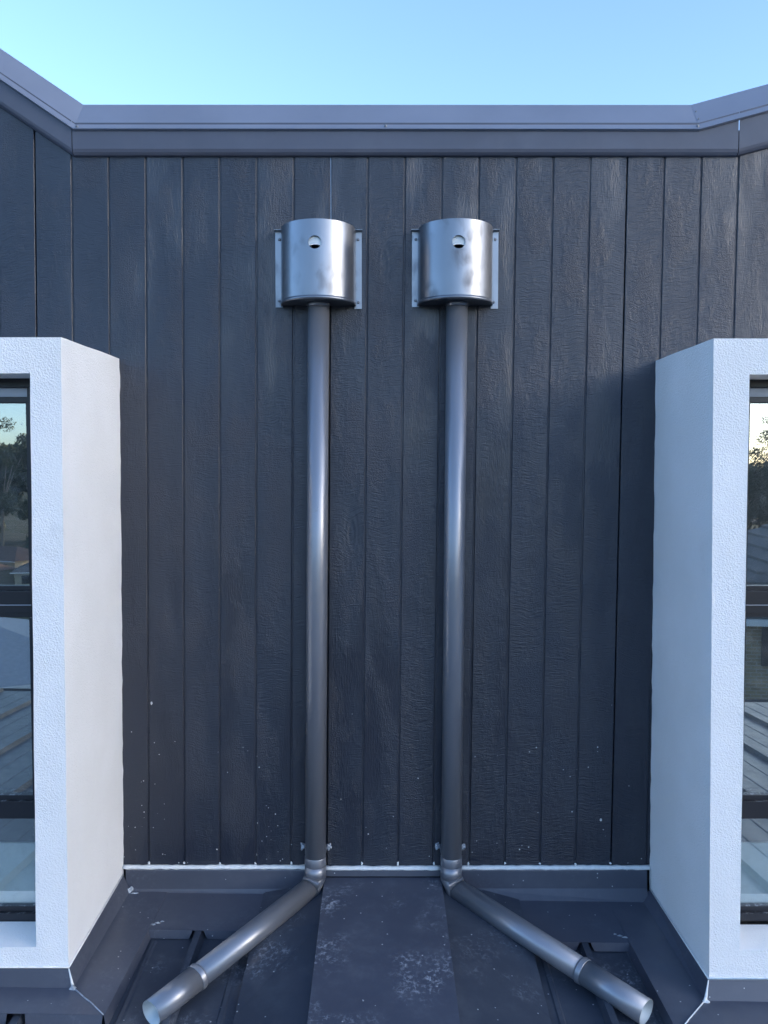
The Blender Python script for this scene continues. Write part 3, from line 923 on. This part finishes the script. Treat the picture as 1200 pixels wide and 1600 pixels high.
downpipe(-1, M['pipe1'], (-.2625, -.060, 2.344), (-.284, -.060, .074), (-.286, -.061, -.012), (-.305, -.085, -.048), (-.774, -.742, -.133),
         'dark grey round downpipe on the left bending out to the lower left', True)
downpipe(1, M['pipe2'], (.2925, -.060, 2.344), (.2785, -.060, .074), (.2785, -.061, -.014), (.299, -.083, -.052), (.886, -.700, -.157),
         'dark grey round downpipe on the right bending out to the lower right', False)

# ------------------------------------------------------------------ the neighbourhood mirrored in the windows
def house(name, loc, rz, w, d, hw, hr, wm, rm, label, tiles=0):
    root = empty(name, loc, label, 'house', None); root.rotation_euler.z = rz
    def L(nm, me, m):
        o = bpy.data.objects.new(nm, me); C.objects.link(o); me.materials.append(m); o.parent = root; return o
    bm = bmesh.new(); add_box(bm, -w / 2, w / 2, -d / 2, d / 2, 0, hw); L('wall', finish(bm, 'wall'), wm)
    e = .55; k = min(w, d) / 2
    bm = bmesh.new()
    if tiles:
        nr = 11
        for i in range(nr):                       # stepped courses
            def rect(t, z):
                a = w / 2 + e - t * k; b = d / 2 + e - t * k
                return [bm.verts.new((sx_ * a, sy_ * max(b, .02), z)) for sx_, sy_ in ((-1, -1), (1, -1), (1, 1), (-1, 1))]
            t0, t1 = i / nr, (i + 1) / nr
            r0 = rect(t0, hw + hr * t0 + .07); r1 = rect(t1, hw + hr * t1); rb = rect(t0, hw + hr * t0)
            for q in range(4):
                bm.faces.new((r0[q], r0[(q + 1) % 4], r1[(q + 1) % 4], r1[q])); bm.faces.new((rb[q], rb[(q + 1) % 4], r0[(q + 1) % 4], r0[q]))
    else:
        a, b = w / 2 + e, d / 2 + e
        lo = [bm.verts.new(q) for q in ((-a, -b, hw), (a, -b, hw), (a, b, hw), (-a, b, hw))]
        rd = [bm.verts.new(q) for q in ((-(a - b) if a > b else 0, 0, hw + hr), ((a - b) if a > b else 0, 0, hw + hr))]
        if a > b: rd[0].co = (-(a - b), 0, hw + hr); rd[1].co = ((a - b), 0, hw + hr)
        else: rd[0].co = (-.3, 0, hw + hr); rd[1].co = (.3, 0, hw + hr)
        bm.faces.new((lo[0], lo[1], rd[1], rd[0])); bm.faces.new((lo[2], lo[3], rd[0], rd[1]))
        bm.faces.new((lo[1], lo[2], rd[1])); bm.faces.new((lo[3], lo[0], rd[0])); bm.faces.new(lo[::-1])
    L('roof', finish(bm, 'roof'), rm)
    for i in range(int(w // 3)):
        xx = -w / 2 + 1.5 + i * 3
        for sy in (-1, 1):
            for z0 in ([.9] if hw < 4 else [.9, 3.7]):
                bm = bmesh.new(); add_box(bm, xx - .6, xx + .6, sy * (d / 2) - .05, sy * (d / 2) + .05, z0, z0 + 1.2); L('window', finish(bm, 'window'), M['frame'])
    for sy in (-1, 1):
        bm = bmesh.new(); add_box(bm, -w / 2 - e, w / 2 + e, sy * (d / 2 + e) - .06, sy * (d / 2 + e) + .06, hw - .16, hw - .01)
        L('gutter', finish(bm, 'gutter'), M['sealant'])
    return root
cream = plain('cream_brick', (.46, .40, .29), .8); terr = tile_material('terracotta_tiles', (.13, .085, .068), (.19, .125, .10))
greyt = tile_material('grey_concrete_tiles', (.10, .105, .11), (.16, .16, .165)); bluer = plain('pale_metal_roof', (.30, .35, .40), .45)
brick, nt, out = mat('buff_brick'); g = N(nt)
tcx = g.new('ShaderNodeTexBrick'); nt.links.new(g.vmath('MULTIPLY', g.sep(g.coord())[0].node.inputs[0].links[0].from_socket, (1, 1, 1)), tcx.inputs['Vector'])
tcx.inputs['Scale'].default_value = 1.0; tcx.inputs['Brick Width'].default_value = .24; tcx.inputs['Row Height'].default_value = .086; tcx.inputs['Mortar Size'].default_value = .012
tcx.inputs['Color1'].default_value = (.33, .26, .15, 1); tcx.inputs['Color2'].default_value = (.24, .18, .11, 1); tcx.inputs['Mortar'].default_value = (.34, .32, .27, 1)
rot = g.new('ShaderNodeMapping'); rot.inputs['Rotation'].default_value = (R(90), 0, 0); nt.links.new(g.coord(), rot.inputs['Vector']); nt.links.new(rot.outputs[0], tcx.inputs['Vector'])
g.principled(out, tcx.outputs['Color'], .85, 0, .3)
def far(az, d): return (d * math.sin(R(az)), -d * math.cos(R(az)), ground_z(d))
house('cream_house', far(-25.2, 150), R(25), 13, 8, 2.7, 1.9, cream, terr, 'cream house with a terracotta hip roof mirrored in the left window')
house('cream_cottage', far(-22.6, 128), R(-15), 9, 7, 2.6, 1.8, cream, greyt, 'small cream cottage with a grey roof mirrored in the left window')
house('terracotta_house', far(-27.5, 135), R(40), 12, 8, 2.7, 1.9, brick, terr, 'brick house with a terracotta roof at the far left of the left window reflection')
house('pale_roofed_house', (-12.6, -20.5, ground_z(24)), R(-24), 8, 6.5, 2.7, 1.3, cream, bluer, 'low house with a pale metal roof mirrored in the left window')
house('brick_house', (13.6, -20.5, GZ - .2), R(8), 10, 9, 4.9, 2.3, brick, greyt, 'two storey buff brick house with grey tiles mirrored in the right window', 1)

leafm, nt, out = mat('gum_leaves'); g = N(nt)
inf = g.noise(g.coord(), .9, 3)
lc = g.mix(g.ramp(inf, (.35, .65, 0, 1)), rgb(.040, .055, .030), rgb(.095, .110, .060))
g.principled(out, lc, .6, 0, .3)
barkm = plain('pale_gum_bark', (.22, .19, .16), .85)
def leaf_cloud(rnd, clumps, per, size):
    vs_, fs = [], []
    for (cx, cy, cz, rr) in clumps:
        for _ in range(per):
            while True:
                a = Vector((rnd.uniform(-1, 1), rnd.uniform(-1, 1), rnd.uniform(-1, 1)))
                if a.length < 1: break
            p = Vector((cx, cy, cz)) + Vector((a.x * rr, a.y * rr, a.z * rr * .7))
            n = Vector((rnd.gauss(0, 1), rnd.gauss(0, 1), rnd.gauss(0, .6))).normalized()
            u = n.orthogonal().normalized(); w = n.cross(u); s = size * rnd.uniform(.6, 1.3)
            b = len(vs_)
            vs_ += [tuple(p - u * s), tuple(p + w * s * .35), tuple(p + u * s), tuple(p - w * s * .35)]
            fs.append((b, b + 1, b + 2, b + 3))
    return vs_, fs
def gum_tree(loc, h, seed, label):
    rnd = random.Random(seed)
    root = empty('gum_tree', loc, label, 'tree', 'gum trees mirrored in the windows')
    clumps = []
    bm = bmesh.new()
    def limb(path, radii):
        rows = [[bm.verts.new(p) for p in r] for r in tube_rings(path, radii, 8)]
        for a, b in zip(rows, rows[1:]):
            for k in range(8): bm.faces.new((a[k], a[(k + 1) % 8], b[(k + 1) % 8], b[k]))
    tx, ty = rnd.uniform(-.6, .6), rnd.uniform(-.6, .6)
    fork = Vector((tx, ty, h * .42))
    limb([(0, 0, -.3), (tx * .4, ty * .4, h * .2), fork], [.38, .30, .22])
    for i in range(9):
        a = i * 2.4 + rnd.uniform(-.4, .4); rad = rnd.uniform(.12, .30) * h; zt = h * (rnd.uniform(.58, .97) if i < 6 else rnd.uniform(.3, .55))
        e = Vector((tx + rad * math.cos(a), ty + rad * math.sin(a), zt))
        m_ = fork.lerp(e, .5) + Vector((0, 0, h * .03))
        limb([fork, m_, e], [.13, .085, .03])
        for j in range(5):
            clumps.append((e.x + rnd.gauss(0, .07 * h), e.y + rnd.gauss(0, .07 * h), e.z + rnd.gauss(0, .045 * h), rnd.uniform(.055, .105) * h))
    me = finish(bm, 'trunk'); me.materials.append(barkm)
    o = bpy.data.objects.new('trunk', me); C.objects.link(o); o.parent = root
    v_, f_ = leaf_cloud(rnd, clumps, 240, .26)
    me = from_data('crown', v_, f_); me.materials.append(leafm)
    o = bpy.data.objects.new('crown', me); C.objects.link(o); o.parent = root
gum_tree(far(-23.3, 182), 23.5, 1, 'broad gum tree behind the houses mirrored in the left window')
gum_tree(far(-25.4, 176), 26.0, 2, 'tall gum tree mirrored at the edge of the left window')
gum_tree(far(-27.8, 190), 24.0, 3, 'bushy gum tree left of the tall one in the left window reflection')
gum_tree(far(24.2, 170), 22.0, 4, 'thin gum tree with open crown mirrored in the right window')
gum_tree(far(26.3, 180), 28.0, 5, 'tallest gum tree mirrored at the edge of the right window')
# a wood far behind, one mass
rnd = random.Random(99); cl = []
for i in range(1150):
    a = R(rnd.uniform(-115, 115)); rr = rnd.uniform(195, 230)
    gap = min(1.0, abs(abs(math.degrees(a)) - 25) / 9.0)
    top = 5.0 + 12.0 * gap * gap + 3.0 * math.sin(a * 9 + 1) * math.sin(a * 4.3) + rnd.uniform(-1, .6)  # treetops raised outside the window directions to block low horizon glow
    zz = GZ - 8.0 + (top - GZ + 8.0) * math.sqrt(rnd.random())
    cl.append((rr * math.sin(a), -rr * math.cos(a), zz, rnd.uniform(3.0, 5.5)))
v_, f_ = leaf_cloud(rnd, cl, 130, 1.1)
me = from_data('distant_wood', v_, f_)
tag(link('distant_wood', me, leafm), 'far-off dark band of trees mirrored low in the window glass', 'woodland', kind='stuff')

scene.render.engine = 'CYCLES'
